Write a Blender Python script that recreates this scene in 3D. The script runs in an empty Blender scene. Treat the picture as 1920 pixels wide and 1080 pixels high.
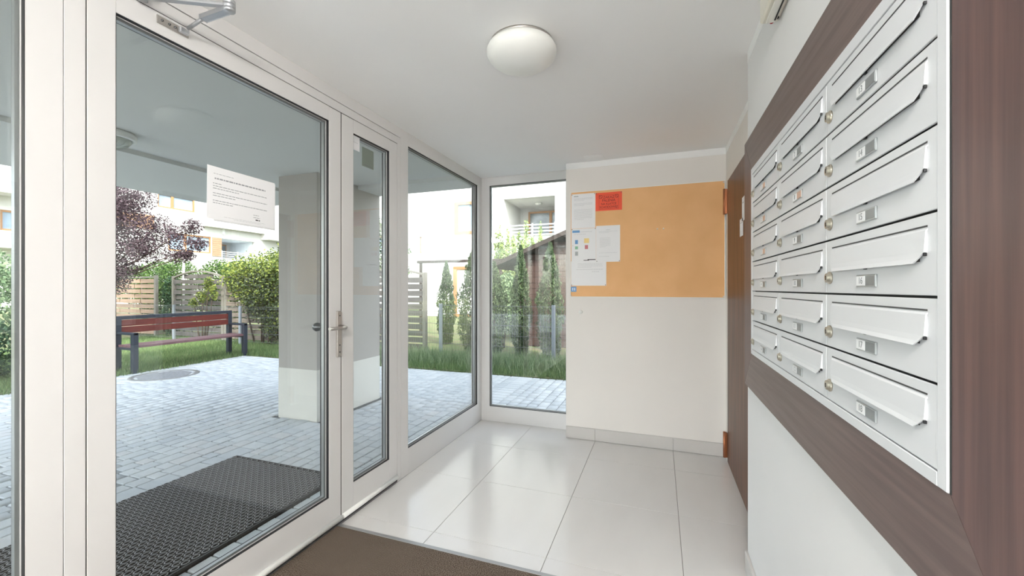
import bpy, bmesh, math, random
import numpy as np
from mathutils import Vector, Matrix
random.seed(7); rng = np.random.default_rng(7)
R = math.radians; PI = math.pi
C = bpy.context.scene.collection
S = bpy.context.scene

# ------------------------------------------------------------------ camera, world, sun, exposure
cd = bpy.data.cameras.new('camera'); cam = bpy.data.objects.new('camera', cd); C.objects.link(cam)
cam.location = (0, 0, 1.264); cam.rotation_euler = (R(90), 0, 0.3442)
cd.sensor_width = 36; cd.lens = 36 * 771 / 1920; cd.clip_start = .02; cd.clip_end = 300
S.camera = cam
w = bpy.data.worlds.new('world'); S.world = w; w.use_nodes = True
nt = w.node_tree; bg = nt.nodes['Background']
sky = nt.nodes.new('ShaderNodeTexSky'); sky.sky_type = 'NISHITA'; sky.sun_disc = False
sky.sun_elevation = R(44); sky.sun_rotation = R(140); sky.air_density = 1.0; sky.dust_density = 2.5; sky.ozone_density = 1.0
hs = nt.nodes.new('ShaderNodeHueSaturation'); hs.inputs['Saturation'].default_value = .38
nt.links.new(sky.outputs[0], hs.inputs['Color']); nt.links.new(hs.outputs[0], bg.inputs[0]); bg.inputs[1].default_value = .30
sd = bpy.data.lights.new('sun', 'SUN'); sd.energy = 2.1; sd.angle = R(1.2); sd.color = (1, .93, .82)
so = bpy.data.objects.new('sun', sd); C.objects.link(so)
so.rotation_euler = Vector((-.66, .62, -.86)).to_track_quat('-Z', 'Y').to_euler()
S.view_settings.view_transform = 'Standard'; S.view_settings.look = 'None'
S.view_settings.exposure = 1.78; S.view_settings.gamma = 1; S.view_settings.use_curve_mapping = False
FILL_GLOW = 74.0      # glow of the unseen fill lamp added behind the camera

# ------------------------------------------------------------------ materials
MATS = {}
def mat(name, col, rough=.5, metal=0., spec=.5, noise=0., nscale=8., bump=0., bscale=60., col2=None, stretch=None, island=0., coat=0., trans=0.):
    m = bpy.data.materials.new(name); m.use_nodes = True; t = m.node_tree; b = t.nodes['Principled BSDF']
    b.inputs['Base Color'].default_value = (*col, 1); b.inputs['Roughness'].default_value = rough
    b.inputs['Metallic'].default_value = metal; b.inputs['Specular IOR Level'].default_value = spec
    b.inputs['Coat Weight'].default_value = coat
    tc = t.nodes.new('ShaderNodeTexCoord'); mp = t.nodes.new('ShaderNodeMapping'); t.links.new(tc.outputs['Object'], mp.inputs[0])
    if stretch: mp.inputs['Scale'].default_value = stretch
    if noise > 0 or col2:
        n = t.nodes.new('ShaderNodeTexNoise'); n.inputs['Scale'].default_value = nscale; n.inputs['Detail'].default_value = 5
        t.links.new(mp.outputs[0], n.inputs['Vector'])
        r = t.nodes.new('ShaderNodeValToRGB'); c2 = col2 or tuple(c * (1 - noise) for c in col)
        r.color_ramp.elements[0].color = (*c2, 1); r.color_ramp.elements[1].color = (*col, 1)
        r.color_ramp.elements[0].position = .35; r.color_ramp.elements[1].position = .65
        src = n.outputs['Fac']
        if island > 0:
            g = t.nodes.new('ShaderNodeNewGeometry'); mx = t.nodes.new('ShaderNodeMix'); mx.inputs[0].default_value = island
            t.links.new(n.outputs['Fac'], mx.inputs[2]); t.links.new(g.outputs['Random Per Island'], mx.inputs[3]); src = mx.outputs[0]
        t.links.new(src, r.inputs[0]); t.links.new(r.outputs[0], b.inputs['Base Color'])
    if bump > 0:
        n2 = t.nodes.new('ShaderNodeTexNoise'); n2.inputs['Scale'].default_value = bscale; n2.inputs['Detail'].default_value = 3
        t.links.new(mp.outputs[0], n2.inputs['Vector'])
        bp = t.nodes.new('ShaderNodeBump'); bp.inputs['Strength'].default_value = bump; bp.inputs['Distance'].default_value = .002
        t.links.new(n2.outputs['Fac'], bp.inputs['Height']); t.links.new(bp.outputs[0], b.inputs['Normal'])
    if trans: 
        # thin leaves let light through
        tr = t.nodes.new('ShaderNodeBsdfTranslucent'); ms = t.nodes.new('ShaderNodeMixShader'); ms.inputs[0].default_value = trans
        if noise > 0 or col2: t.links.new(r.outputs[0], tr.inputs[0])
        else: tr.inputs[0].default_value = (*col, 1)
        o = t.nodes['Material Output']; t.links.new(b.outputs[0], ms.inputs[1]); t.links.new(tr.outputs[0], ms.inputs[2]); t.links.new(ms.outputs[0], o.inputs[0])
    MATS[name] = m; return m
def glass_mat(name, tint, f0, extra=0.):
    m = bpy.data.materials.new(name); m.use_nodes = True; t = m.node_tree; t.nodes.clear()
    o = t.nodes.new('ShaderNodeOutputMaterial'); a = t.nodes.new('ShaderNodeBsdfTransparent'); g = t.nodes.new('ShaderNodeBsdfGlossy')
    a.inputs[0].default_value = (*tint, 1); g.inputs['Roughness'].default_value = .0
    lw = t.nodes.new('ShaderNodeLayerWeight'); lw.inputs[0].default_value = .5
    p = t.nodes.new('ShaderNodeMath'); p.operation = 'POWER'; p.inputs[1].default_value = 5
    mu = t.nodes.new('ShaderNodeMath'); mu.operation = 'MULTIPLY_ADD'; mu.inputs[1].default_value = .85; mu.inputs[2].default_value = f0
    mx = t.nodes.new('ShaderNodeMixShader')
    t.links.new(lw.outputs['Facing'], p.inputs[0]); t.links.new(p.outputs[0], mu.inputs[0]); t.links.new(mu.outputs[0], mx.inputs[0])
    t.links.new(a.outputs[0], mx.inputs[1]); t.links.new(g.outputs[0], mx.inputs[2]); t.links.new(mx.outputs[0], o.inputs[0])
    MATS[name] = m; return m
def emit_mat(name, col, strength):
    m = bpy.data.materials.new(name); m.use_nodes = True; b = m.node_tree.nodes['Principled BSDF']
    b.inputs['Base Color'].default_value = (*col, 1); b.inputs['Emission Color'].default_value = (*col, 1); b.inputs['Emission Strength'].default_value = strength
    b.inputs['Roughness'].default_value = .35
    MATS[name] = m; return m

M_wall = mat('wall_paint', (.80, .765, .725), .75, noise=.02, nscale=2, bump=.08, bscale=220)
M_wallr = mat('wall_paint_white', (.80, .79, .785), .75, noise=.02, nscale=2, bump=.08, bscale=220)
M_ceil = mat('ceiling_paint', (.93, .925, .915), .8, noise=.015, nscale=1.5)
M_band = mat('ceiling_border_paint', (.88, .875, .865), .8)
M_tile = mat('porcelain_tile', (.72, .705, .685), .17, spec=.6, noise=.07, nscale=2.5, stretch=(1, .35, 1))
M_grout = mat('grout', (.22, .20, .18), .9)
M_base = mat('skirting_tile', (.60, .575, .55), .35, noise=.05, nscale=3)
M_frame = mat('frame_aluminium', (.70, .69, .68), .38, spec=.4, noise=.02, nscale=3, stretch=(1, 1, .1))
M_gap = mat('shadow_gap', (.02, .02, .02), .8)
M_gasket = mat('rubber_gasket', (.012, .012, .014), .5)
M_spacer = mat('spacer_bar', (.42, .43, .44), .35, metal=.7)
M_glass = glass_mat('clear_glass', (.962, .975, .968), .042)
M_glassfar = mat('far_window_glass', (.30, .38, .47), .3, spec=.4, col2=(.24, .31, .40), nscale=.6)
M_glassdark = mat('far_dark_glass', (.10, .12, .13), .1, spec=.8, col2=(.28, .31, .33), nscale=1.2)
M_steel = mat('brushed_steel', (.50, .47, .44), .3, metal=.85)
M_knob = mat('dark_chrome', (.16, .16, .165), .22, metal=.9)
M_closer = mat('closer_silver', (.52, .53, .55), .35, metal=.75)
M_mail = mat('mailbox_paint', (.70, .71, .73), .38, spec=.45)
M_mailin = mat('mailbox_dark_slot', (.07, .07, .07), .8)
M_brass = mat('lock_nickel', (.58, .53, .44), .3, metal=.85)
M_plate = mat('nameplate_holder', (.50, .52, .53), .3, metal=.6)
M_plate2 = mat('nameplate_blank', (.27, .285, .29), .35, metal=.3)
M_platet = mat('nameplate_tan', (.62, .42, .33), .4, metal=.2)
M_card = mat('paper', (.86, .86, .87), .7)
M_ink = mat('ink', (.06, .06, .06), .8)
M_inkl = mat('faint_ink', (.55, .56, .58), .8)
M_inkm = mat('grey_ink', (.25, .26, .27), .8)
M_red = mat('poster_red', (.88, .10, .04), .6)
M_redink = mat('poster_dark_ink', (.16, .01, .01), .7)
M_blue = mat('note_blue', (.16, .36, .66), .6)
M_green = mat('print_green', (.30, .58, .38), .7)
M_yellow = mat('print_yellow', (.92, .72, .30), .7)
M_pinkp = mat('print_pink', (.62, .22, .24), .7)
M_cork = mat('cork_board', (.86, .50, .235), .75, col2=(.81, .46, .205), nscale=5, bump=.2, bscale=400)
M_pin = mat('pin_pale', (.75, .72, .68), .4)
M_pind = mat('pin_dark', (.10, .09, .09), .4)
def wood(name, c1, c2, st, rough, ns=9.):
    return mat(name, c1, rough, spec=.35, col2=c2, nscale=ns, stretch=st, bump=.05, bscale=40)
M_pv = wood('panel_wenge_upright_grain', (.155, .088, .078), (.105, .062, .057), (6, 6, .22), .36, 12)
M_ph = wood('panel_wenge_level_grain', (.165, .115, .102), (.118, .078, .070), (6, .22, 6), .36, 12)  # lighter than the upright boards, with their sheen mixed into the colour
M_door = wood('door_walnut', (.185, .075, .038), (.075, .030, .018), (5, 5, .25), .38, 8)
M_copper = mat('hinge_copper', (.42, .16, .075), .3, metal=.85)
M_globe = emit_mat('opal_lamp_glass', (.80, .80, .76), .02)
M_fillglobe = emit_mat('added_fill_glow', (1, .965, .92), FILL_GLOW)
M_white = mat('white_plastic', (.82, .82, .79), .4)
M_cream = mat('cream_plastic', (.80, .76, .66), .3)
M_soffit = mat('soffit_paint', (.64, .645, .62), .85, noise=.03, nscale=1.2)
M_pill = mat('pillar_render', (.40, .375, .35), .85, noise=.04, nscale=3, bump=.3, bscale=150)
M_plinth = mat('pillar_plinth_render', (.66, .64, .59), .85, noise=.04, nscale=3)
M_paver = mat('concrete_paver', (.575, .60, .625), .75, spec=.3, col2=(.50, .53, .56), nscale=1.6, island=.55, bump=.4, bscale=90)
def paver_mat(i, c): return mat('concrete_paver_%s' % i, c, .75, spec=.3, noise=.08, nscale=14, bump=.4, bscale=90)
M_pv3 = [paver_mat('pale', (.575, .60, .625)), paver_mat('mid', (.55, .575, .60)), paver_mat('blue_grey', (.52, .55, .585)), paver_mat('pinkish', (.575, .58, .595))]
M_joint = mat('joint_sand', (.10, .105, .11), .95)
M_rubber = mat('rubber_mat_black', (.014, .0145, .016), .5, spec=.6)
M_rubtop = mat('rubber_mat_pale_top', (.26, .26, .27), .5)  # ring tops, paler than the black ring walls
M_iron = mat('manhole_iron', (.27, .28, .30), .6, noise=.3, nscale=30, bump=.6, bscale=60)
M_carpet = mat('carpet_mat', (.115, .083, .060), .95, spec=.1)
M_edge = mat('mat_edge_aluminium', (.34, .34, .34), .4, metal=.6)
M_lawn = mat('lawn_soil', (.12, .17, .06), .95, col2=(.17, .15, .09), nscale=3)
M_grass = mat('grass_blades', (.24, .33, .14), .7, col2=(.11, .19, .075), nscale=1.4, island=.6, trans=.3)
M_weed = mat('weed_blades', (.34, .42, .25), .7, col2=(.14, .22, .11), nscale=1.5, island=.6, trans=.3)
M_bench = mat('bench_steel', (.030, .038, .055), .45, spec=.4)
M_slat = mat('bench_slat_red', (.17, .030, .022), .45, col2=(.11, .022, .018), nscale=10, stretch=(8, .5, 8))
M_seat = mat('bench_seat_plank', (.20, .11, .12), .5, col2=(.14, .07, .08), nscale=10, stretch=(8, .5, 8))
M_fgrey = mat('fence_grey_wood', (.165, .152, .150), .85, col2=(.10, .09, .088), nscale=3, stretch=(.5, 6, 14))
M_fgreyb = mat('fence_brown_grey_wood', (.24, .20, .17), .85, col2=(.15, .12, .10), nscale=3, stretch=(.5, 6, 14))
M_ftan = mat('fence_tan_wood', (.42, .29, .21), .85, col2=(.31, .21, .155), nscale=3, stretch=(.5, 6, 14))
M_fpost = mat('fence_post_wood', (.25, .235, .21), .85, noise=.2, nscale=8, stretch=(5, 5, .5))
M_wire = mat('galvanised_wire', (.20, .215, .23), .5, metal=.3)
M_gpost = mat('galvanised_post', (.26, .29, .34), .5, metal=.2)
M_shed = mat('shed_boards', (.085, .045, .037), .8, col2=(.055, .031, .026), nscale=4, stretch=(.5, 6, 8))
M_shedr = mat('shed_roof', (.05, .037, .032), .8)
M_bark = mat('bark', (.12, .09, .07), .9, noise=.3, nscale=20)
M_thuja = mat('thuja_foliage', (.15, .21, .10), .8, col2=(.04, .08, .035), nscale=3, island=.6, trans=.25)
M_bamboo = mat('pale_shrub_foliage', (.52, .60, .26), .7, col2=(.20, .30, .11), nscale=2, island=.6, trans=.35)
M_hedge = mat('hedge_foliage', (.14, .24, .06), .75, col2=(.04, .09, .025), nscale=2.5, island=.6, trans=.3)
M_vine = mat('vine_foliage', (.36, .42, .10), .7, col2=(.08, .13, .04), nscale=2, island=.65, trans=.35)
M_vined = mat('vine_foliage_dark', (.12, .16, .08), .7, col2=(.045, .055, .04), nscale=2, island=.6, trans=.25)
M_purp = mat('purple_leaves', (.13, .085, .105), .6, col2=(.035, .02, .028), nscale=2.5, island=.65, trans=.25)
M_shrub = mat('silver_shrub_foliage', (.36, .47, .28), .7, col2=(.13, .22, .11), nscale=2, island=.6, trans=.3)
M_shrubd = mat('dark_shrub_foliage', (.08, .16, .08), .7, col2=(.025, .06, .03), nscale=3, island=.6, trans=.2)
M_facade = mat('white_facade', (.56, .56, .555), .85, noise=.03, nscale=.4)
M_fac2 = mat('pale_blue_facade', (.74, .79, .84), .85)
M_ofr = mat('orange_window_frame', (.36, .19, .085), .6)
M_clad = mat('timber_cladding', (.40, .24, .155), .75, noise=.15, nscale=4)
M_rail = mat('balcony_rail', (.68, .70, .73), .5)

# carpet weave: dotted relief
t = M_carpet.node_tree; b = t.nodes['Principled BSDF']
tc = t.nodes.new('ShaderNodeTexCoord'); vo = t.nodes.new('ShaderNodeTexVoronoi'); vo.inputs['Scale'].default_value = 165; vo.inputs['Randomness'].default_value = .35
rp = t.nodes.new('ShaderNodeValToRGB'); rp.color_ramp.elements[0].color = (.30, .245, .20, 1); rp.color_ramp.elements[1].color = (.058, .040, .028, 1)
rp.color_ramp.elements[0].position = .12; rp.color_ramp.elements[1].position = .55
bp = t.nodes.new('ShaderNodeBump'); bp.invert = True; bp.inputs['Distance'].default_value = .004; bp.inputs['Strength'].default_value = .7
t.links.new(tc.outputs['Object'], vo.inputs['Vector']); t.links.new(vo.outputs['Distance'], rp.inputs[0]); t.links.new(rp.outputs[0], b.inputs['Base Color'])
t.links.new(vo.outputs['Distance'], bp.inputs['Height']); t.links.new(bp.outputs[0], b.inputs['Normal'])

# ------------------------------------------------------------------ object helpers
def tag(o, label=None, cat=None, group=None, kind=None):
    if label: o['label'] = label
    if cat: o['category'] = cat
    if group: o['group'] = group
    if kind: o['kind'] = kind
    return o
def thing(name, label, cat, loc=(0, 0, 0), rz=0, group=None, kind=None):
    o = bpy.data.objects.new(name, None); C.objects.link(o); o.location = loc; o.rotation_euler = (0, 0, rz); o.empty_display_size = .05
    return tag(o, label, cat, group, kind)
class B:
    """collects shapes; build() links them as ONE mesh object (coordinates local to the parent)"""
    def __init__(s): s.bm = bmesh.new(); s.mi = 0
    def _m(s, faces):
        for f in faces: f.material_index = s.mi
    def box(s, x0, x1, y0, y1, z0, z1, bev=0.):
        if x0 > x1: x0, x1 = x1, x0
        if y0 > y1: y0, y1 = y1, y0
        if z0 > z1: z0, z1 = z1, z0
        g = bmesh.ops.create_cube(s.bm, size=1); vs = g['verts']
        for v in vs: v.co = Vector(((x0 + x1) / 2 + v.co.x * (x1 - x0), (y0 + y1) / 2 + v.co.y * (y1 - y0), (z0 + z1) / 2 + v.co.z * (z1 - z0)))
        fs = list({f for v in vs for f in v.link_faces}); s._m(fs)
        if bev > 0:
            es = list({e for v in vs for e in v.link_edges}); bmesh.ops.bevel(s.bm, geom=es, offset=bev, segments=1, affect='EDGES')
        return s
    def obox(s, p, q, wid, hei, bev=0., up=(0, 0, 1)):
        """bar from p to q"""
        p = Vector(p); q = Vector(q); d = (q - p); L = d.length; d.normalize(); upv = Vector(up)
        if abs(d.dot(upv)) > .99: upv = Vector((1, 0, 0))
        sx = d.cross(upv).normalized(); uz = sx.cross(d)
        g = bmesh.ops.create_cube(s.bm, size=1); vs = g['verts']
        for v in vs: v.co = p + d * (v.co.y + .5) * L + sx * v.co.x * wid + uz * v.co.z * hei
        s._m({f for v in vs for f in v.link_faces})
        if bev > 0:
            es = list({e for v in vs for e in v.link_edges}); bmesh.ops.bevel(s.bm, geom=es, offset=bev, segments=1, affect='EDGES')
        return s
    def tube(s, pts, r, n=10, r2=None):
        pts = [Vector(p) for p in pts]; rings = []
        for i, p in enumerate(pts):
            d = (pts[min(i + 1, len(pts) - 1)] - pts[max(i - 1, 0)]).normalized()
            a = d.orthogonal().normalized() if i == 0 else (rings_a - d * rings_a.dot(d)).normalized(); rings_a = a; bb = d.cross(a)
            rr = r if not isinstance(r, (list, tuple)) else r[i]
            rings.append([s.bm.verts.new(p + (a * math.cos(k * 2 * PI / n) + bb * math.sin(k * 2 * PI / n)) * rr) for k in range(n)])
        fs = []
        for A, Bb in zip(rings, rings[1:]):
            for k in range(n): fs.append(s.bm.faces.new((A[k], A[(k + 1) % n], Bb[(k + 1) % n], Bb[k])))
        fs.append(s.bm.faces.new(rings[0][::-1])); fs.append(s.bm.faces.new(rings[-1])); s._m(fs)
        for f in fs[:-2]: f.smooth = True
        return s
    def lathe(s, prof, c=(0, 0, 0), n=40, axis='Z', smooth=True):
        rings = []; c = Vector(c)
        for r, h in prof:
            ring = []
            for k in range(n):
                a = k * 2 * PI / n; x, y = r * math.cos(a), r * math.sin(a)
                v = {'Z': (x, y, h), 'X': (h, x, y), 'Y': (y, h, x)}[axis]
                ring.append(s.bm.verts.new(c + Vector(v)))
            rings.append(ring)
        fs = []
        for A, Bb in zip(rings, rings[1:]):
            for k in range(n): fs.append(s.bm.faces.new((A[k], A[(k + 1) % n], Bb[(k + 1) % n], Bb[k])))
        for f in fs: f.smooth = smooth
        if prof[0][0] > 1e-6: fs.append(s.bm.faces.new(rings[0][::-1]))
        if prof[-1][0] > 1e-6: fs.append(s.bm.faces.new(rings[-1]))
        s._m(fs); return s
    def poly(s, pts, thick=None):
        vs = [s.bm.verts.new(p) for p in pts]; f = s.bm.faces.new(vs); s._m([f])
        if thick:
            r = bmesh.ops.extrude_face_region(s.bm, geom=[f])
            nv = [v for v in r['geom'] if isinstance(v, bmesh.types.BMVert)]
            for v in nv: v.co += Vector(thick)
            s._m(s.bm.faces)
        return s
    def build(s, name, mats, parent=None, label=None, cat=None, group=None, kind=None, recalc=True):
        if recalc: bmesh.ops.recalc_face_normals(s.bm, faces=s.bm.faces)
        me = bpy.data.meshes.new(name); s.bm.to_mesh(me); s.bm.free()
        for m in (mats if isinstance(mats, (list, tuple)) else [mats]): me.materials.append(m)
        o = bpy.data.objects.new(name, me); C.objects.link(o)
        if parent: o.parent = parent
        return tag(o, label, cat, group, kind)
def struct(name, b, m, parent=None, label=None): return b.build(name, m, parent, label=label, kind='structure')
def copy_tree(o, parent=None):
    c = o.copy(); C.objects.link(c)
    c.parent = parent
    for ch in list(o.children): copy_tree(ch, c)
    return c
def np_mesh(name, V, F, m, parent=None, smooth=False, **kw):
    """V (n,3), F (m,k) -> one mesh object"""
    me = bpy.data.meshes.new(name); V = np.asarray(V, np.float32); F = np.asarray(F, np.int32)
    me.vertices.add(len(V)); me.vertices.foreach_set('co', V.ravel())
    k = F.shape[1]; me.loops.add(F.size); me.loops.foreach_set('vertex_index', F.ravel())
    me.polygons.add(len(F)); me.polygons.foreach_set('loop_start', np.arange(0, F.size, k, dtype=np.int32)); me.polygons.foreach_set('loop_total', np.full(len(F), k, np.int32))
    me.update(); me.validate(); me.materials.append(m)
    o = bpy.data.objects.new(name, me); C.objects.link(o)
    if parent: o.parent = parent
    return tag(o, **kw)
def leaves(name, P, size, m, parent=None, up=0., aspect=1.7, **kw):
    """one small folded leaf (4 verts) at each point"""
    n = len(P); P = np.asarray(P)
    d = rng.normal(size=(n, 3)); d[:, 2] += up; d /= np.linalg.norm(d, axis=1)[:, None]
    e = rng.normal(size=(n, 3)); e -= d * (d * e).sum(1)[:, None]; e /= np.linalg.norm(e, axis=1)[:, None]
    s = size * rng.uniform(.6, 1.25, n)[:, None]
    V = np.stack([P - d * s * aspect / 2, P + e * s / 2, P + d * s * aspect / 2, P - e * s / 2], 1).reshape(-1, 3)
    F = np.arange(4 * n).reshape(n, 4)
    return np_mesh(name, V, F, m, parent, kind='stuff', **kw)
def blob(c, r, n, hollow=.5):
    d = rng.normal(size=(n, 3)); d /= np.linalg.norm(d, axis=1)[:, None]
    return np.asarray(c) + d * np.asarray(r) * (hollow + (1 - hollow) * rng.random(n) ** .5)[:, None]

# ================================================================== THE SETTING: lobby
GX, WX, DX, BY, BYW, CZ = -1.606, .372, .469, 3.437, 3.614, 2.316
Y0 = -3.2
# floor tiles
fl = thing('floor', None, None, kind='structure')
B().box(GX - .05, 1.0, Y0, BYW + .05, -.12, -.004).build('grout_bed', M_grout, fl)
xs = [GX + .0, -1.1, -.5, .1, DX + .12]; ys = [Y0] + [1.869 - .6 * k for k in range(8, -1, -1)] + [2.469, 3.069, BYW]
MAT = (GX + .003, .30, -.2, 1.757)
for i in range(4):
    for j in range(len(ys) - 1):
        a, b_, c_, d_ = xs[i] + .0012, xs[i + 1] - .0012, ys[j] + .0012, ys[j + 1] - .0012
        B().box(a, b_, c_, d_, -.008, 0, .0008).build('tile', M_tile, fl)
# back wall, right wall with door opening, mailbox wall
struct('wall_back', B().box(-.745, DX + .05, BY, BY + .22, 0, CZ), M_wall)
struct('wall_right', B().box(DX, DX + .2, 2.0, BY + .05, 2.046, CZ).box(DX, DX + .2, 3.345, BY + .05, 0, 2.046), M_wall)
struct('wall_mailbox', B().box(WX, DX + .2, Y0, 2.085, 0, CZ), M_wallr)
struct('wall_rear', B().box(GX - .1, GX + .12, Y0 - .15, Y0, 0, CZ).box(.25, DX + .2, Y0 - .15, Y0, 0, CZ).box(GX + .12, .25, Y0 - .15, Y0, 2.22, CZ), M_wall)
d4 = thing('added_rear_glazing', 'added glazed rear opening, unseen, that lets sun into the lobby', None, kind='structure')  # added behind the camera so sunlight reaches the floor and bounces up
for a_, c_ in ((GX + .12, -.68), (-.68, .25)):
    b = B(); b.box(a_, a_ + .07, Y0 - .1, Y0 - .04, 0, 2.22).box(c_ - .07, c_, Y0 - .1, Y0 - .04, 0, 2.22).box(a_, c_, Y0 - .1, Y0 - .04, 0, .1).box(a_, c_, Y0 - .1, Y0 - .04, 2.14, 2.22); b.build('leaf_frame', M_frame, d4)
    B().box(a_ + .07, c_ - .07, Y0 - .072, Y0 - .068, .1, 2.14).build('pane', M_glass, d4)
struct('ceiling', B().box(GX - .1, DX + .2, Y0, BYW + .02, CZ, CZ + .14), M_ceil)
struct('trim_1', B().box(-.745, DX, BY - .0015, BY, 2.266, CZ), M_band, label='strip of ceiling white painted along the top of the back wall')
struct('trim_2', B().box(DX - .0015, DX, 2.085, BY - .0015, 2.266, CZ), M_band, label='strip of ceiling white painted above the brown door')
struct('trim_3', B().box(WX - .0015, WX, Y0, 2.085, 2.266, CZ), M_band, label='strip of ceiling white painted above the mailboxes')
# skirting
bb = thing('baseboard_back', None, None, kind='structure')
for a, b_ in ((-.745, -.5), (-.5, .1), (.1, DX - .005)):
    B().box(a + .001, b_ - .001, BY - .012, BY, .002, .1, .002).build('skirting_tile', M_base, bb)
bb = thing('baseboard_right', None, None, kind='structure')
yy = 2.085
while yy > Y0:
    B().box(WX - .012, WX, max(yy - .6, Y0) + .001, yy - .001, .002, .09, .002).build('skirting_tile', M_base, bb); yy -= .6
# brown door (closed) in the right wall
d3 = thing('door_3', 'dark walnut door beyond the mailboxes', None, kind='structure')
B().box(DX - .004, DX + .05, 2.10, 3.335, .004, 2.042, .002).build('door_leaf', M_door, d3)
B().box(DX - .002, DX + .1, 3.336, 3.346, 0, 2.046).build('door_frame', M_door, d3)
B().box(DX - .010, DX - .004, 2.155, 2.195, .93, 1.15, .002).build('handle_plate', M_steel, d3)
B().tube([(DX - .008, 2.175, 1.06), (DX - .05, 2.175, 1.06), (DX - .058, 2.19, 1.06), (DX - .058, 2.29, 1.06)], .009, 10).build('lever', M_steel, d3)
for z in (.03, 1.805):
    h = B().box(DX - .022, DX - .004, 3.338, 3.372, z, z + .18, .002)
    h.build('hinge', M_copper, d3, label='copper hinge')
    B().tube([(DX - .022, 3.355, z - .004), (DX - .022, 3.355, z + .184)], .0085, 10).build('hinge_pin', M_copper, d3)

# ------------------------------------------------------------------ glazed wall
def ring(b, X0, X1, y0, y1, z0, z1, t):
    b.box(X0, X1, y0, y1, z0, z0 + t); b.box(X0, X1, y0, y1, z1 - t, z1); b.box(X0, X1, y0, y0 + t, z0 + t, z1 - t); b.box(X0, X1, y1 - t, y1, z0 + t, z1 - t)
def pane(parent, y0, y1, z0, z1, X=GX, xs=1):
    """gasket, bead, spacer and double glass in an opening"""
    g = B(); ring(g, X - .017, X - .0015, y0, y1, z0, z1, .0012); ring(g, X - .052, X - .0445, y0, y1, z0, z1, .007)
    g.build('gasket', M_gasket, parent)
    s = B(); ring(s, X - .0178, X - .0172, y0, y1, z0, z1, .004); s.build('glazing_bead', M_frame, parent)
    s = B(); ring(s, X - .040, X - .024, y0, y1, z0, z1, .011); s.build('spacer', M_spacer, parent)
    B().box(X - .022, X - .018, y0 + .002, y1 - .002, z0 + .002, z1 - .002).build('pane', M_glass, parent)
    B().box(X - .044, X - .040, y0 + .002, y1 - .002, z0 + .002, z1 - .002).build('pane', M_glass, parent)
def leaf(name, y0, y1, z0, z1, gy0, gy1, gz0, gz1, label):
    d = thing(name, label, None, kind='structure')
    f = B(); X0, X1 = GX - .06, GX
    f.box(X0, X1, y0, gy0, z0, z1, .0015).box(X0, X1, gy1, y1, z0, z1, .0015).box(X0, X1, gy0, gy1, z0, gz0).box(X0, X1, gy0, gy1, gz1, z1)
    f.build('leaf_frame', M_frame, d)
    pane(d, gy0, gy1, gz0, gz1)
    k = B(); k.tube([(GX + .004, y0 + .002, .036), (GX + .004, y1 - .002, .036)], .0135, 12); k.box(GX - .03, GX + .006, y0 + .002, y1 - .002, .022, .036)
    k.build('brush_rail', M_white, d)
    B().box(GX - .025, GX - .012, y0 + .004, y1 - .004, .004, .024).build('brush', M_gap, d)
    return d
d1 = leaf('door_1', .7265, 1.764, .03, 2.2025, .796, 1.68, .178, 2.130, 'wide glazed white aluminium door leaf with notice and lever')
d2 = leaf('door_2', 1.7695, 2.2665, .03, 2.2025, 1.861, 2.184, .18, 2.128, 'narrow glazed white aluminium door leaf beside the wide one')
# lever handle and outside knob on the wide leaf
B().box(GX, GX + .012, 1.726, 1.7605, .900, 1.142, .003).build('handle_plate', M_steel, d1)
for z in (.925, .962, 1.118): B().lathe([(.004, 0), (.004, .0015), (0, .002)], (GX + .012, 1.743, z), 10, 'X').build('screw', M_knob, d1)
B().tube([(GX + .008, 1.743, 1.058), (GX + .045, 1.743, 1.058), (GX + .058, 1.735, 1.058), (GX + .062, 1.70, 1.058), (GX + .062, 1.62, 1.060)], [.011, .011, .0105, .0095, .009], 12).build('lever', M_steel, d1)
k = B(); k.tube([(GX - .06, 1.735, 1.055), (GX - .085, 1.728, 1.055)], .012, 12)
k.lathe([(.0, -.145), (.012, -.143), (.021, -.134), (.0245, -.122), (.022, -.108), (.014, -.094), (.011, -.085)], (GX, 1.722, 1.055), 20, 'X')
k.build('outside_knob', M_knob, d1)
# jambs, mullions, header of the glazed wall
fr = thing('trim_4', 'white aluminium frame of the glazed wall', None, kind='structure')
b = B()
b.box(GX - .06, GX, .676, .7235, 0, 2.251, .001).build('jamb', M_frame, fr)
B().box(GX - .06, GX, 2.2695, 2.307, 0, 2.251, .001).build('jamb', M_frame, fr)
B().box(GX - .06, GX, .7235, 2.2695, 2.206, 2.2495, .001).build('header', M_frame, fr)
B().box(GX - .06, GX + .001, Y0, 2.307, 2.2525, CZ, .001).build('top_rail', M_frame, fr)
B().box(GX - .06, GX, .600, .6745, 0, 2.2525, .001).build('mullion', M_frame, fr)
B().box(GX - .06, GX, 2.3085, 2.389, 0, CZ, .001).build('mullion', M_frame, fr)
B().box(GX - .055, GX - .002, .6, 2.30, 2.2027, 2.2058).box(GX - .055, GX - .006, .6746, .6759, 0, 2.25).box(GX - .055, GX - .002, .7236, .7264, 0, 2.206).box(GX - .055, GX - .003, 2.2666, 2.2694, 0, 2.206).box(GX - .055, GX - .006, .6, 2.3, 2.2496, 2.2524).build('seam_backing', M_gap, fr)
B().box(GX - .056, GX - .0015, 1.7641, 1.7694, .03, 2.2).build('meeting_seal', M_gap, fr)
B().box(GX - .07, GX - .002, .7, 2.3, -.03, .006).build('threshold', M_edge, fr)
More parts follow.
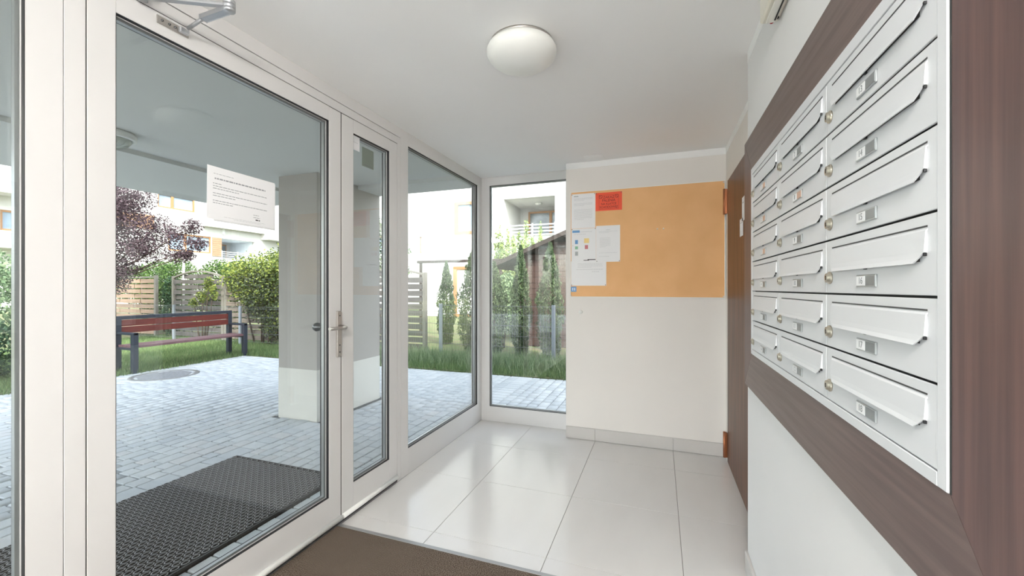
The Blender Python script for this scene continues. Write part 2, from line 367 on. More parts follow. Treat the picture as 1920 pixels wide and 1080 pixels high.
# side lights and corner windows
def fixed(name, y0, y1, gy0, gy1, gz0, gz1, label, z1=CZ):
    o = thing(name, label, None, kind='structure')
    f = B(); X0, X1 = GX - .06, GX
    f.box(X0, X1, y0, gy0, 0, z1).box(X0, X1, gy1, y1, 0, z1).box(X0, X1, gy0, gy1, 0, gz0).box(X0, X1, gy0, gy1, gz1, z1)
    f.build('window_frame', M_frame, o); pane(o, gy0, gy1, gz0, gz1); return o
fixed('window_1', Y0, .6, Y0 + .1, .5995, .18, 2.18, 'glazed panel left of the wide door', 2.2525)
fixed('window_2', 2.389, BYW, 2.3895, 3.518, .175, 2.2265, 'tall window between the narrow door leaf and the corner')
o = thing('window_3', 'tall narrow window in the back wall beside the notice board', None, loc=(0, 0, 0), kind='structure')
f = B(); a0, a1, g0, g1, z0, z1 = GX, -.745, -1.522, -.780, .140, 2.236
f.box(a0, g0, BYW, BYW + .06, 0, CZ).box(g1, a1, BYW, BYW + .06, 0, CZ).box(g0, g1, BYW, BYW + .06, 0, z0).box(g0, g1, BYW, BYW + .06, z1, CZ)
f.build('window_frame', M_frame, o)
def ringy(b, Ya, Yb, x0, x1, z0, z1, t):
    b.box(x0, x1, Ya, Yb, z0, z0 + t).box(x0, x1, Ya, Yb, z1 - t, z1).box(x0, x0 + t, Ya, Yb, z0 + t, z1 - t).box(x1 - t, x1, Ya, Yb, z0 + t, z1 - t)
g = B(); ringy(g, BYW + .0015, BYW + .017, g0, g1, z0, z1, .0012); g.build('gasket', M_gasket, o)
g = B(); ringy(g, BYW + .024, BYW + .040, g0, g1, z0, z1, .011); g.build('spacer', M_spacer, o)
for yv in (.018, .040): B().box(g0 + .002, g1 - .002, BYW + yv, BYW + yv + .004, z0 + .002, z1 - .002).build('pane', M_glass, o)

# ================================================================== building mass over and around the lobby
EDX, EDY = -5.42, 4.03
struct('soffit', B().box(EDX, GX - .06, -3.3, EDY, 2.38, 2.6), M_soffit, label='grey underside of the building over the courtyard edge')
struct('soffit_beam', B().box(EDX, -4.0, -3.3, EDY, 2.343, 2.38).box(-4.0, GX - .06, 3.66, EDY, 2.343, 2.38), M_soffit)
struct('upper_storeys', B().box(EDX, GX - .1, -3.3, EDY, 2.6, 5.3).box(GX - .1, 8, -3.3, BY + .23, 2.46, 5.3), M_facade)
struct('wall_outer', B().box(DX + .2, 8, BY + .0, BY + .23, -.1, 2.46).box(DX + .2, 8, -3.3, -3.05, -.1, 2.46), M_facade)
pl = thing('pillar', 'square rendered pillar with a pale plinth outside the doors', None, kind='structure')
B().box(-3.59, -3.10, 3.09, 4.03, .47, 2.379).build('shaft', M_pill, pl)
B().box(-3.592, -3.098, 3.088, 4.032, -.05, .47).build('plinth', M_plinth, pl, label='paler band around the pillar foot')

# ================================================================== courtyard ground
struct('rear_path', B().box(-8, 8, -12, Y0 - .02, -.1, -.015), M_pv3[0])
struct('ground', B().box(-60, 20, -12, 60, -.4, -.055), M_lawn)
lawn = struct('lawn', B().box(-45, -7.45, -8, 40, -.055, -.012).box(-7.45, 12, 5.66, 40, -.055, -.012), M_lawn)
pave = thing('courtyard_paving', 'blue grey concrete paving of mixed blocks', None, kind='structure')
B().box(-7.45, 12, -8, 5.66, -.055, -.032).build('joint_bed', M_joint, pave)
def paver_bm(L, W):
    bm = B(); bm.box(-W / 2, W / 2, -L / 2, L / 2, -.05, 0, .0045); return bm
protos = {}
def proto(L, W, mi):
    k = (round(L, 3), round(W, 3), mi)
    if k not in protos:
        o = paver_bm(L, W).build('paver', M_pv3[mi], pave); C.objects.unlink(o); protos[k] = o.data; bpy.data.objects.remove(o)
    return protos[k]
EXM = (-3.02, -2.035, .2, 2.235)      # opening of the rubber mat
slots = []
def fill_row(xa, xb, ya, yb, lens):
    y = ya
    while y < yb - .02:
        L = random.choice(lens)
        if y + L > yb - .05: L = yb - y
        slots.append(((xa + xb) / 2, y + L / 2, L, xb - xa)); y += L
LN = [.09, .12, .12, .15, .18]
# rows right of the mat (threshold), and rows outside it
fill_row(-2.03, -1.70, -1.5, 5.64, [.115])
x = -2.035
while x > EXM[0] + .02:
    fill_row(x - .1, x, EXM[3] + .005, 5.64, LN); fill_row(x - .1, x, -1.5, EXM[2], LN); x -= .0985
x = EXM[0] - .004; first = True
while x > -7.42:
    wd = .165 if first else random.choice([.108, .112, .118])
    fill_row(x - wd, x, -2.5, 5.64, [.11, .13, .2] if first else LN); x -= wd; first = False
x = -1.70
while x < 1.2:
    fill_row(x, x + .112, 3.70, 5.64, LN); x += .112
def in_view(cx, cy):
    a = math.atan2(cx, cy) + .3442; fw = .3375 * -cx * 1 + .9413 * cy
    fw = -math.sin(.3442) * cx + math.cos(.3442) * cy; rt = math.cos(.3442) * cx + math.sin(.3442) * cy
    if fw < .5: return None
    u = 960 + 771 * rt / fw; v = 540 + 771 * 1.284 / fw
    if u < -5 or v > 1085 or u > 1070: return None
    if 48 < u < 205 or 625 < u < 655: return None
    if cx > -1.75 and cy < 3.7: return None
    return fw
sized = []
for s_ in slots:
    if -3.62 < s_[0] < -3.08 and 3.08 < s_[1] < 4.04: continue
    fw = in_view(s_[0], s_[1]); sized.append((fw if fw else 99, s_))
sized.sort(key=lambda q: q[0])
restV, restF = [], []
for i, (fw, (cx, cy, L, W)) in enumerate(sized):
    dz = random.uniform(-.0015, .0015)
    if i < 298 and fw < 90:
        L2 = round(L / .005) * .005 - .0075; W2 = W - .0075
        o = bpy.data.objects.new('paver', proto(L2, round(W2, 3), random.choice([0, 0, 1, 1, 2, 3]))); C.objects.link(o); o.parent = pave
        o.location = (cx, cy, -.02 + dz); o.rotation_euler = (random.uniform(-.006, .006), random.uniform(-.006, .006), random.uniform(-.012, .012))
    else:
        a, b_ = W / 2 - .004, L / 2 - .004; c_ = .006; z = -.02 + dz; n0 = len(restV)
        tilt = random.uniform(-.004, .004)
        for (px, py, pz) in ((-a, -b_, -.012), (a, -b_, -.012), (a, b_, -.012), (-a, b_, -.012), (-a + c_, -b_ + c_, 0), (a - c_, -b_ + c_, 0), (a - c_, b_ - c_, 0), (-a + c_, b_ - c_, 0)):
            restV.append((cx + px, cy + py, z + pz + tilt * py))
        restF += [(n0 + 4, n0 + 5, n0 + 6, n0 + 7)] + [(n0 + q, n0 + (q + 1) % 4, n0 + 4 + (q + 1) % 4, n0 + 4 + q) for q in range(4)]
np_mesh('far_pavers', restV, restF, M_paver, pave, kind='stuff')
# manhole
mh = thing('manhole_cover', 'round grey iron manhole cover set in the paving by the bench', 'manhole cover', (-6.86, 3.98, -.022))
B().lathe([(.0, .004), (.30, .004), (.34, .0)], n=40).build('lid', M_iron, mh)
r = B(); r.lathe([(.345, .0), (.35, .006), (.41, .006), (.42, -.02)], n=40); r.build('rim', M_edge, mh)
# grass
def blades(name, n, fx, hgt, wid, m, label, jitter=1., parent=None):
    P = fx(n); h = hgt * rng.uniform(.5, 1.3, n) * jitter; a = rng.uniform(0, 2 * PI, n); l = rng.normal(0, .35, (n, 2)) * h[:, None]
    V = np.zeros((n, 3, 3)); dx = np.stack([np.cos(a), np.sin(a)], 1) * wid / 2
    V[:, 0, :2] = P - dx; V[:, 1, :2] = P + dx; V[:, 2, :2] = P + l; V[:, :2, 2] = -.02; V[:, 2, 2] = h
    return np_mesh(name, V.reshape(-1, 3), np.arange(3 * n).reshape(n, 3), m, parent, kind='stuff', label=label, cat='grass' if label else None)
def fl_left(n): return np.stack([rng.uniform(-12.5, -7.38, n) + rng.normal(0, .03, n), rng.uniform(1.5, 7.2, n)], 1)
def fl_right(n): return np.stack([rng.uniform(-7.6, 1.0, n), 5.64 + 1.05 * rng.random(n)], 1)
def fl_weed(n): return np.stack([rng.uniform(-6.5, .5, n), 6.25 + rng.normal(0, .22, n).clip(-.5, .5)], 1)
blades('lawn_grass', 60000, fl_left, .055, .010, M_grass, 'short green lawn grass under and behind the bench')
blades('verge_grass', 26000, fl_right, .085, .010, M_grass, 'rough grass verge between the paving and the wire fence')
blades('fence_weeds', 9000, fl_weed, .22, .012, M_weed, 'taller pale weeds growing along the foot of the wire fence')

# rubber ring mat outside
rm = thing('rubber_ring_mat', 'black rubber honeycomb scraper mat outside the glass doors', 'door mat', (0, 0, 0))
B().box(EXM[0], EXM[1], EXM[2], EXM[3], -.030, -.022).build('base', M_gap, rm)
Vb, Fb = [], []
px, py = .0270, .0450           # pitch across / along
nx = int((EXM[1] - EXM[0]) / px); ny = int((EXM[3] - EXM[2]) / (py * .5))
def cell(cx, cy, ax, ay, t):
    """rounded hexagonal rubber ring with a hole"""
    n0 = len(Vb); pts = [(-1, -.42), (0, -1), (1, -.42), (1, .42), (0, 1), (-1, .42)]
    for z, k, kk in ((-.024, 1, 0), (-.004, 1, 0), (-.004, 1, t), (-.024, 1, t)):
        for (qx, qy) in pts:
            Vb.append((cx + qx * (ax - kk), cy + qy * (ay - kk * 1.2), z))
    for r_ in range(3):
        for q in range(6): Fb.append((n0 + r_ * 6 + q, n0 + r_ * 6 + (q + 1) % 6, n0 + (r_ + 1) * 6 + (q + 1) % 6, n0 + (r_ + 1) * 6 + q))
for i in range(nx):
    for j in range(int((EXM[3] - EXM[2]) / py)):
        cx = EXM[0] + (i + .5) * px; cy = EXM[2] + (j + .5 + (.5 if i % 2 else 0)) * py
        if cy < EXM[3] - .02: cell(cx, cy, px * .50, py * .47, .0046)
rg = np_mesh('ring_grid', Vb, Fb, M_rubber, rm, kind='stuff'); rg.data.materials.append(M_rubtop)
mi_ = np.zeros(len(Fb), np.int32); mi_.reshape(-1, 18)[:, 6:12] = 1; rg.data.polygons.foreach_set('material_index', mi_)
r = B(); r.box(EXM[0], EXM[0] + .008, EXM[2], EXM[3], -.03, -.006).box(EXM[1] - .008, EXM[1], EXM[2], EXM[3], -.03, -.006).box(EXM[0], EXM[1], EXM[3] - .008, EXM[3], -.03, -.006).box(EXM[0], EXM[1], EXM[2], EXM[2] + .008, -.03, -.006)
r.build('border', M_rubber, rm)

# carpet mat inside
cm = thing('entrance_carpet', 'brown woven entrance mat with grey metal edging on the lobby floor', 'mat', (0, 0, 0))
B().box(MAT[0], MAT[1], MAT[2], MAT[3] - .022, .0002, .007, .001).build('pile', M_carpet, cm)
r = B(); r.box(MAT[0], MAT[1], MAT[3] - .022, MAT[3], .0002, .008, .002).box(MAT[1], MAT[1] + .022, MAT[2], MAT[3], .0002, .008, .002); r.build('edging', M_edge, cm)

# ================================================================== mailbox wall
pn = thing('wood_surround', 'dark wenge wood surround framing the bank of mailboxes', 'wall panel', (0, 0, 0))
py0, py1, pz0, pz1 = .560, 2.050, .846, 1.894; qy0, qy1, qz0, qz1 = .690, 1.900, .998, 1.745; XP = .353
def prism(pts, m, nm, label=None): B().poly([(XP, y, z) for y, z in pts], thick=(WX - XP - .0005, 0, 0)).build(nm, m, pn, label=label)
e = .0006
prism([(py0 + e * 2, pz1), (py1 - e * 2, pz1), (qy1 - e, qz1), (qy0 + e, qz1)], M_ph, 'board')
prism([(py0 + e * 2, pz0), (qy0 + e, qz0), (qy1 - e, qz0), (py1 - e * 2, pz0)], M_ph, 'board')
prism([(py1, pz1 - e * 2), (py1, pz0 + e * 2), (qy1, qz0 + e), (qy1, qz1 - e)], M_pv, 'board')
prism([(py0, pz0 + e * 2), (py0, pz1 - e * 2), (qy0, qz1 - e), (qy0, qz0 + e)], M_pv, 'board')
bank = thing('mailbox_casing', 'light grey metal casing around eighteen mailboxes', 'mailbox casing', (0, 0, 0))
XF = .350      # outer face of the casing
cols = [(1.490, 1.879), (1.101, 1.490), (.711, 1.101)]; zt = 1.7195; rh = .1170
f = B()
f.box(XF, WX - .001, qy0, .711, qz0, qz1, .0015).box(XF, WX - .001, 1.879, qy1, qz0, qz1, .0015)
f.box(XF, WX - .001, .711, 1.879, qz0, zt - 6 * rh, .001).box(XF, WX - .001, .711, 1.879, zt, qz1, .001)
f.build('frame', M_mail, bank)
B().box(.3524, .3530, .6866, .6899, qz0, qz1).build('painted_edge_shadow', M_gap, bank)  # black strip drawing the shaded gap beside the casing
B().box(XF + .012, WX - .001, .711, 1.879, zt - 6 * rh, zt).build('carcass', M_mailin, bank)
# one mailbox; local origin = lower corner nearest the camera side (y min), on the door face
def flap_mesh():
    b = B(); y0, y1 = .022, .357; zt_, zb = .0955, .0475; d = .0058
    # sloping front plate with cut lower corners, lip turned back, end cheeks
    n = 9; out = []
    prof = [(0, zt_), (-.0025, zt_ - .003), (-d + .0012, zb + .0155), (-d, zb + .007), (-d - .0022, zb)]
    def ch(z, y, side):       # chamfer of lower corners
        k = max(0, (zb + .0155 - z)) * 1.25
        return y + k if side < 0 else y - k
    L = [b.bm.verts.new((x, ch(z, y0, -1), z)) for x, z in prof]; Rr = [b.bm.verts.new((x, ch(z, y1, 1), z)) for x, z in prof]
    for i in range(len(prof) - 1): b.bm.faces.new((L[i], Rr[i], Rr[i + 1], L[i + 1]))
    back = [(x + .0018, z - .0005) for x, z in prof]
    L2 = [b.bm.verts.new((x, ch(z, y0, -1), z)) for x, z in back]; R2 = [b.bm.verts.new((x, ch(z, y1, 1), z)) for x, z in back]
    for i in range(len(prof) - 1): b.bm.faces.new((L2[i + 1], R2[i + 1], R2[i], L2[i]))
    for A, A2 in ((L, L2), (Rr, R2)):
        for i in range(len(prof) - 1): b.bm.faces.new((A[i], A[i + 1], A2[i + 1], A2[i]))
    b.bm.faces.new((L[-1], Rr[-1], R2[-1], L2[-1]))
    # cheeks
    for yy in (y0 + .001, y1 - .001):
        b.poly([(0, yy, zt_ - .004), (-d + .0010, yy, zb + .016), (0, yy, zb + .014)], thick=(0, .001 if yy < .1 else -.001, 0))
    return b
def make_mailbox():
    t = thing('mailbox', None, 'mailbox', (0, 0, 0)); t['group'] = 'mailboxes in the wall bank'
    W = .389
    d = B(); d.box(0, .004, .0012, W - .0012, .002, rh - .002, .0010)
    d.build('door', M_mail, t)
    r = B(); r.box(-.0006, .001, .022, .357, .0975, .1000); sl = r.build('slot_line', M_mailin, t)
    r = B(); r.box(-.0006, .001, .040, .339, .050, .060); r.build('slot', M_mailin, t)
    flap_mesh().build('flap', M_mail, t)
    k = B(); k.lathe([(.0135, 0), (.0135, -.003), (.012, -.004), (.0105, -.004), (.0100, -.008), (0, -.0085)], (0, .3675, .0345), 20, 'X'); lk = k.build('lock', M_brass, t)
    B().box(-.0092, -.0083, .3665, .3685, .030, .039).build('keyhole', M_gap, lk)
    k = B(); k.box(-.003, -.0002, .161, .235, .0145, .0365, .0008)
    np_ = k.build('nameplate', M_plate, t)
    B().box(-.0036, -.0028, .199, .2325, .017, .034).build('number_card', M_card, np_)
    B().box(-.0036, -.0028, .1635, .197, .017, .034).build('name_card', M_plate2, np_)
    B().box(-.0048, -.0005, .196, .203, .0458, .0520, .0008).build('bumper', M_gasket, t)
    B().box(-.0042, -.0005, .0218, .0252, .0570, .0620, .0006).build('bumper', M_gasket, t)
    return t
def text_mesh(body, size, align='CENTER', ext=.0003):
    cu = bpy.data.curves.new('t', 'FONT'); cu.body = body; cu.size = size; cu.align_x = align; cu.align_y = 'CENTER'; cu.extrude = ext
    o = bpy.data.objects.new('t', cu); C.objects.link(o); dg = bpy.context.evaluated_depsgraph_get(); dg.update()
    me = bpy.data.meshes.new_from_object(o.evaluated_get(dg)); bpy.data.objects.remove(o); bpy.data.curves.remove(cu); return me
mb0 = make_mailbox(); used = False
plain_card = next(g for c in mb0.children for g in c.children if g.name.startswith('number_card')).data
rowname = ['top', 'second', 'third', 'fourth', 'fifth', 'bottom']; colname = ['far column', 'middle column', 'near column']
tan = {(0, 0), (0, 1), (0, 2), (1, 1)}
for ci, (ya, yb) in enumerate(cols):
    for ri in range(6):
        num = ci * 6 + ri + 1
        m = mb0 if not used else copy_tree(mb0); used = True
        m.location = (XF + .001, ya, zt - (ri + 1) * rh)
        m['label'] = 'light grey mailbox number %d, %s from the %s of the %s' % (num, {0: 'first', 1: 'second', 2: 'third', 3: 'third', 4: 'second', 5: 'first'}[ri], 'top' if ri < 3 else 'bottom', colname[ci])
        for ch in m.children:
            if ch.name.startswith('nameplate'):
                for nc in ch.children:
                    if nc.name.startswith('number_card'):
                        card = nc
                    if nc.name.startswith('name_card') and (ci, ri) in tan:
                        nc.data = nc.data.copy(); nc.data.materials[0] = M_platet
                    elif nc.name.startswith('name_card'):
                        nc.data = nc.data.copy(); nc.data.materials[0] = M_plate2
                # number printed on the card, merged in the card mesh
                me = text_mesh(str(num), .0170, ext=.00015)
                bm = bmesh.new(); bm.from_mesh(plain_card)
                for f_ in bm.faces: f_.material_index = 0
                n0 = len(bm.verts); bm.from_mesh(me); bm.verts.ensure_lookup_table()
                for v in bm.verts[n0:]: v.co = Vector((-.0038 - v.co.z, .2158 - v.co.x, .0255 + v.co.y))
                for f_ in bm.faces:
                    if f_.verts[0].index >= n0 or f_.verts[0].co.x < -.00365: f_.material_index = 1
                nm = bpy.data.meshes.new('number_card'); bm.to_mesh(nm); bm.free(); nm.materials.append(M_card); nm.materials.append(M_inkm)
                card.data = nm

# ================================================================== notice board
nb = thing('notice_board', 'long orange cork notice board on the back wall', 'notice board', (0, 0, 0))
B().box(-.706, DX - .008, BY - .010, BY, 1.192, 2.066, .001).build('cork_sheet', M_cork, nb)
r = B(); ringy(r, BY - .0125, BY - .002, -.709, DX - .005, 1.187, 2.071, .006); r.build('edge_strip', M_white, nb)
YB = BY - .0105
for (px_, pz_) in ((-.700, 2.058), (.452, 2.055), (.452, 1.200), (-.700, 1.200), (-.705 + .02, 1.62)):
    B().lathe([(.005, 0), (.005, -.002), (0, -.003)], (px_, YB, pz_), 10, 'Y').build('screw', M_pin, nb)
def sheet(name, x0, x1, z0, z1, label, cat, m=M_card, y=YB, rows=(), pics=(), rot=0., group=None, pins=True):
    cx, cz = (x0 + x1) / 2, (z0 + z1) / 2; w_, h_ = x1 - x0, z1 - z0
    t = thing(name, label, cat, (cx, y, cz), group=group); t.rotation_euler = (0, rot, 0)
    B().box(-w_ / 2, w_ / 2, -.0006, 0, -h_ / 2, h_ / 2).build('sheet', m, t)
    if rows:
        for mm in {r_[4] for r_ in rows}:
            b = B()
            for (u0, u1, v, th, m2) in rows:
                if m2 is not mm: continue
                a = u0
                while a < u1:          # words
                    l = random.uniform(.02, .06); l = min(l, u1 - a)
                    b.box(-w_ / 2 + a * w_, -w_ / 2 + (a + l) * w_, -.0008, -.0005, h_ / 2 - v * h_ - th / 2, h_ / 2 - v * h_ + th / 2); a += l + .012
            b.build('print', mm, t, kind='stuff')
    for (u0, u1, v0, v1, m2, nm) in pics:
        B().box(-w_ / 2 + u0 * w_, -w_ / 2 + u1 * w_, -.0009, -.0005, h_ / 2 - v0 * h_, h_ / 2 - v1 * h_).build(nm, m2, t)
    if pins:
        for sx, sz in pins if isinstance(pins, (list, tuple)) else ((-1, 1), (1, 1)):
            B().lathe([(.0035, -.0005), (.0035, -.003), (.002, -.005), (0, -.0055)], (sx * (w_ / 2 - .006), 0, sz * (h_ / 2 - .006)), 8, 'Y').build('pin', M_pind, t)
    return t
def para(v0, n, dv, th, m, u0=.12, u1=.88):
    return [(u0, u1 if k < n - 1 else u0 + (u1 - u0) * .55, v0 + k * dv, th, m) for k in range(n)]
sheet('notice_sheet', -.698, -.4975, 1.762, 2.050, 'white text notice in the top left corner of the cork board', 'notice', rows=[(.12, .3, .07, .006, M_inkm)] + para(.13, 3, .03, .002, M_inkl) + para(.28, 3, .03, .002, M_inkl) + para(.46, 8, .04, .0022, M_inkl), group='white notices on the cork board')
t = sheet('no_smoking_poster', -.496, -.284, 1.897, 2.046, 'red poster with black lettering at the top of the cork board', 'poster', m=M_red)
for body, z, s_ in (('ZAKAZ', .034, .030), ('PALENIA', .008, .030), ('NA KLATCE', -.020, .025), ('SCHODOWEJ!', -.046, .025)):
    me = text_mesh(body, s_)
    for v in me.vertices: v.co = Vector((v.co.x * .92, -.0008 - v.co.z, v.co.y + z))
    me.materials.clear(); me.materials.append(M_redink)
    o = bpy.data.objects.new('lettering', me); C.objects.link(o); o.parent = t
r = B(); ringy(r, -.001, -.0005, -.078, .078, -.062, .054, .0012); r.build('printed_border', M_redink, t)
for sx in (-1, 1):
    r = B()
    for k in range(20):
        a0, a1 = k * PI / 10, (k + 1) * PI / 10
        r.obox((sx * .064 + .013 * math.cos(a0), -.001, .040 + .013 * math.sin(a0)), (sx * .064 + .013 * math.cos(a1), -.001, .040 + .013 * math.sin(a1)), .0006, .0028)
    r.obox((sx * .064 - .009, -.001, .049), (sx * .064 + .009, -.001, .031), .0006, .0025); r.build('no_smoking_sign', M_redink, t)
sheet('leaflet', -.697, -.492, 1.482, 1.760, 'pale leaflet with coloured squares at the left of the cork board', 'leaflet',
      rows=[(.32, .85, .10, .003, M_inkl), (.1, .6, .17, .0025, M_inkl)],
      pics=[(.04, .34, .05, .12, M_blue, 'blue_heading'), (.15, .27, .34, .46, M_blue, 'blue_square'), (.15, .27, .53, .62, M_green, 'green_square'), (.15, .27, .69, .81, M_plate2, 'grey_square'), (.52, .72, .30, .44, M_yellow, 'yellow_square'), (.55, .68, .50, .62, M_pinkp, 'red_square'), (.50, .72, .945, .965, M_ink, 'black_line'), (.66, .98, .925, .95, M_ink, 'black_line')])
sheet('notice_sheet', -.491, -.299, 1.478, 1.775, 'white text notice right of the leaflet with coloured squares', 'notice', rows=[(.42, .58, .12, .003, M_inkl)] + para(.16, 2, .03, .002, M_inkl) + para(.34, 8, .035, .002, M_inkl, .15, .6) + para(.75, 2, .1, .002, M_inkl), group='white notices on the cork board', pins=((1, -1), (-1, -1)))
sheet('notice_sheet', -.701, -.409, 1.283, 1.487, 'white landscape notice at the bottom left of the cork board', 'notice', y=YB - .0012, rows=para(.1, 4, .05, .002, M_inkl, .2, .9) + [(.16, .92, .34, .003, M_inkl), (.6, .8, .43, .003, M_inkl)], group='white notices on the cork board', pins=((1, -1), (-1, -1)))
sheet('blue_note', -.701, -.655, 1.232, 1.276, 'small blue and white sticker below the white notices', 'sticker', m=M_blue, pics=[(.25, .42, .25, .75, M_card, 'white_mark'), (.6, .77, .25, .75, M_card, 'white_mark')], pins=False)
for i, px_ in enumerate((-.015, .030)):
    p = B().lathe([(.006, 0), (.006, -.002), (.004, -.006), (0, -.007)], (0, 0, 0), 10, 'Y').build('drawing_pin', M_cream, label='pale drawing pin on the bare cork, %s of two side by side' % ('left' if i == 0 else 'right'), cat='pin', group='pins on the bare cork')
    p.location = (px_, YB, 1.728)
p = B().lathe([(.017, 0), (.017, -.004), (.012, -.007), (0, -.008)], (0, 0, 0), 20, 'Y').build('wall_plug', M_white, label='round white plug on the wall below the cork board', cat='wall plug'); p.location = (-.62, BY, 1.063)
# notices on door and glass
for (y0_, y1_, z0_, z1_, l) in ((2.70, 2.77, 1.66, 1.80, 'narrow white slip stuck on the brown door, upper one'), (2.74, 2.84, 1.575, 1.68, 'white slip stuck on the brown door, lower one')):
    t = thing('door_slip', l, 'note', (DX - .0045, (y0_ + y1_) / 2, (z0_ + z1_) / 2), group='slips on the brown door')
    hw, hh = (y1_ - y0_) / 2, (z1_ - z0_) / 2
    B().box(-.001, 0, -hw, hw, -hh, hh).build('sheet', M_card, t); B().box(-.0013, -.0009, -hw * .6, hw * .6, hh * .5, hh * .55).build('print', M_inkm, t)
t = thing('glass_notice', 'white landscape notice taped inside the wide glass door leaf', 'notice', (GX - .0175, 1.229, 1.632)); t.rotation_euler = (R(-.6), 0, 0)
B().box(-.0005, .0006, -.146, .146, -.1025, .1025).build('sheet', M_card, t)
B().box(-.0012, -.0006, -.120, .150, -.109, .098).build('under_sheet', M_card, t)
M_print = mat('printed_grey', (.33, .34, .36), .8)
b = B()
def line(z, a, c, th, bb):
    y = a
    while y < c:
        l = min(random.uniform(.005, .018), c - y); bb.box(.0005, .0009, y, y + l, z - th / 2, z + th / 2); y += l + .0028
line(.0755, -.122, -.04, .0016, b)
for z, c in ((.0375, -.092), (.0275, .108), (.018, -.02), (-.0005, .108), (-.010, -.035), (-.029, .108), (-.038, -.045)): line(z, -.124, c, .0026, b)
for z, a, c in ((-.058, .045, .07), (-.068, .045, .075)): line(z, a, c, .002, b)
b.build('print', M_print, t, kind='stuff')
b = B(); line(.057, -.118, .100, .0055, b); b.build('heading', M_print, t)
b = B(); line(-.078, .055, .075, .005, b); b.build('signature', M_ink, t)
b = B(); line(-.088, -.08, .10, .0012, b); line(-.093, -.04, .08, .0012, b); b.build('footer', M_inkl, t)
t = thing('door_sticker', 'small white square sticker in the top corner of the narrow glass leaf', 'sticker', (GX - .0175, 1.896, 2.088))
B().box(-.0004, .0005, -.0345, .0345, -.042, .038).build('sheet', M_card, t); B().box(.0005, .0007, -.02, .02, .0, .002).build('print', M_inkl, t)
M_pale = mat('pale_green_sticker', (.62, .70, .62), .6)
t = thing('door_sticker', 'pale green square sticker on the outside of the narrow glass leaf', 'sticker', (GX - .0455, 2.035, 2.045))
B().box(-.001, .0, -.050, .055, -.058, .055).build('sheet', M_pale, t); B().box(.0, .0003, -.04, .045, -.05, -.045).build('print', M_inkl, t)

# ================================================================== lamps
def ceiling_lamp(loc, label, m, group):
    t = thing('ceiling_lamp', label, 'lamp', loc, group=group)
    B().lathe([(.135, 0), (.135, -.008), (.126, -.012)], n=48).build('base_ring', M_steel, t)
    pr_ = [(.130, -.010), (.143, -.016), (.150, -.030), (.150, -.042), (.142, -.060), (.120, -.078), (.088, -.091), (.045, -.0985), (.0, -.100)]
    B().lathe(pr_, n=56).build('shade', m, t); return t
t = ceiling_lamp((-.560, 1.685, CZ), 'round opal glass ceiling lamp in the middle of the lobby', M_globe, None)
ceiling_lamp((0, -.78, CZ), 'added glowing fill lamp, unseen behind the camera', M_fillglobe, None)  # added out of view to brighten the lobby
t = thing('bulkhead_lamp', 'round bulkhead lamp with ribbed glass under the outside soffit', 'lamp', (-3.70, 1.80, 2.38))
B().lathe([(.135, 0), (.145, -.01), (.145, -.045), (.125, -.05), (.120, -.035)], n=40).build('rim', M_white, t)
g = B(); g.lathe([(.118, -.03), (.115, -.06), (.095, -.085), (.055, -.10), (0, -.104)], n=40)
for k in range(16):
    a = k * PI / 8; g.tube([(.116 * math.cos(a), .116 * math.sin(a), -.05), (.095 * math.cos(a), .095 * math.sin(a), -.086), (.055 * math.cos(a), .055 * math.sin(a), -.101), (.01 * math.cos(a), .01 * math.sin(a), -.105)], .003, 5)
g.build('ribbed_glass', mat('bulkhead_glass', (.50, .53, .48), .2), t)
# small ceiling vent
t = thing('ceiling_vent', 'small square white vent in the ceiling near the back wall', 'vent', (-.495, 3.34, CZ))
B().box(-.075, .075, -.06, .06, -.004, 0, .0015).build('frame', M_ceil, t)
for k in range(5): B().box(-.06, .06, -.045 + k * .02, -.035 + k * .02, -.006, -.004).build('slat', M_ceil, t)
# emergency light on the mailbox wall
t = thing('emergency_light', 'cream boxed emergency light high on the wall above the mailboxes', 'emergency light', (WX, 1.53, 2.19))
B().box(-.055, 0, -.12, .05, -.045, .09, .006).build('housing', M_cream, t)
B().box(-.0415, -.012, -.105, .036, -.052, -.044, .002).build('diffuser', mat('diffuser_plastic', (.85, .83, .76), .2), t)
B().obox((-.018, -.10, -.0535), (-.018, .02, -.0535), .004, .002).build('tube_clip', M_gap, t)
B().lathe([(.005, 0), (.005, -.004), (0, -.006)], (-.022, .042, -.045), 10).build('indicator', mat('indicator_red', (.35, .01, .02), .3), t)
B().lathe([(.006, 0), (.006, -.004), (0, -.006)], (-.012, .020, -.045), 10).build('test_button', M_gap, t)

# ================================================================== door closer
t = thing('door_closer', 'silver door closer with folding arm above the wide glass leaf', 'door closer', (GX, .80, 2.26))
B().box(0.002, .048, -.19, .075, -.034, .034, .008).build('body', M_closer, t)
B().lathe([(.013, 0), (.013, -.022), (.016, -.022), (.016, -.03), (0, -.031)], (.026, .05, -.032), 16).build('spindle', M_closer, t)
EL = Vector((.232, .190, -.028))
a = B(); a.obox((.026, .05, -.052), EL + Vector((0, 0, -.010)), .022, .010, .002); a.build('main_arm', M_closer, t)
e_ = B(); e_.lathe([(.0, -.032), (.016, -.031), (.018, -.028), (.018, -.020), (.016, -.019), (.018, -.018), (.018, -.006), (.016, -.005), (.018, -.004), (.018, .006), (.012, .010), (0, .011)], EL, 20); e_.build('elbow', M_closer, t)
FT = Vector((.012, .185, -.078))
a = B(); a.obox(EL + Vector((0, 0, -.022)), FT + Vector((.095, .002, .022)), .026, .012, .002); a.tube([FT + Vector((.12, .002, .028)), FT + Vector((.02, 0, .002))], .0065, 10); a.build('link_arm', M_closer, t)
B().box(0.001, .005, .105, .205, -.095, -.068, .001).build('foot_plate', M_steel, t)
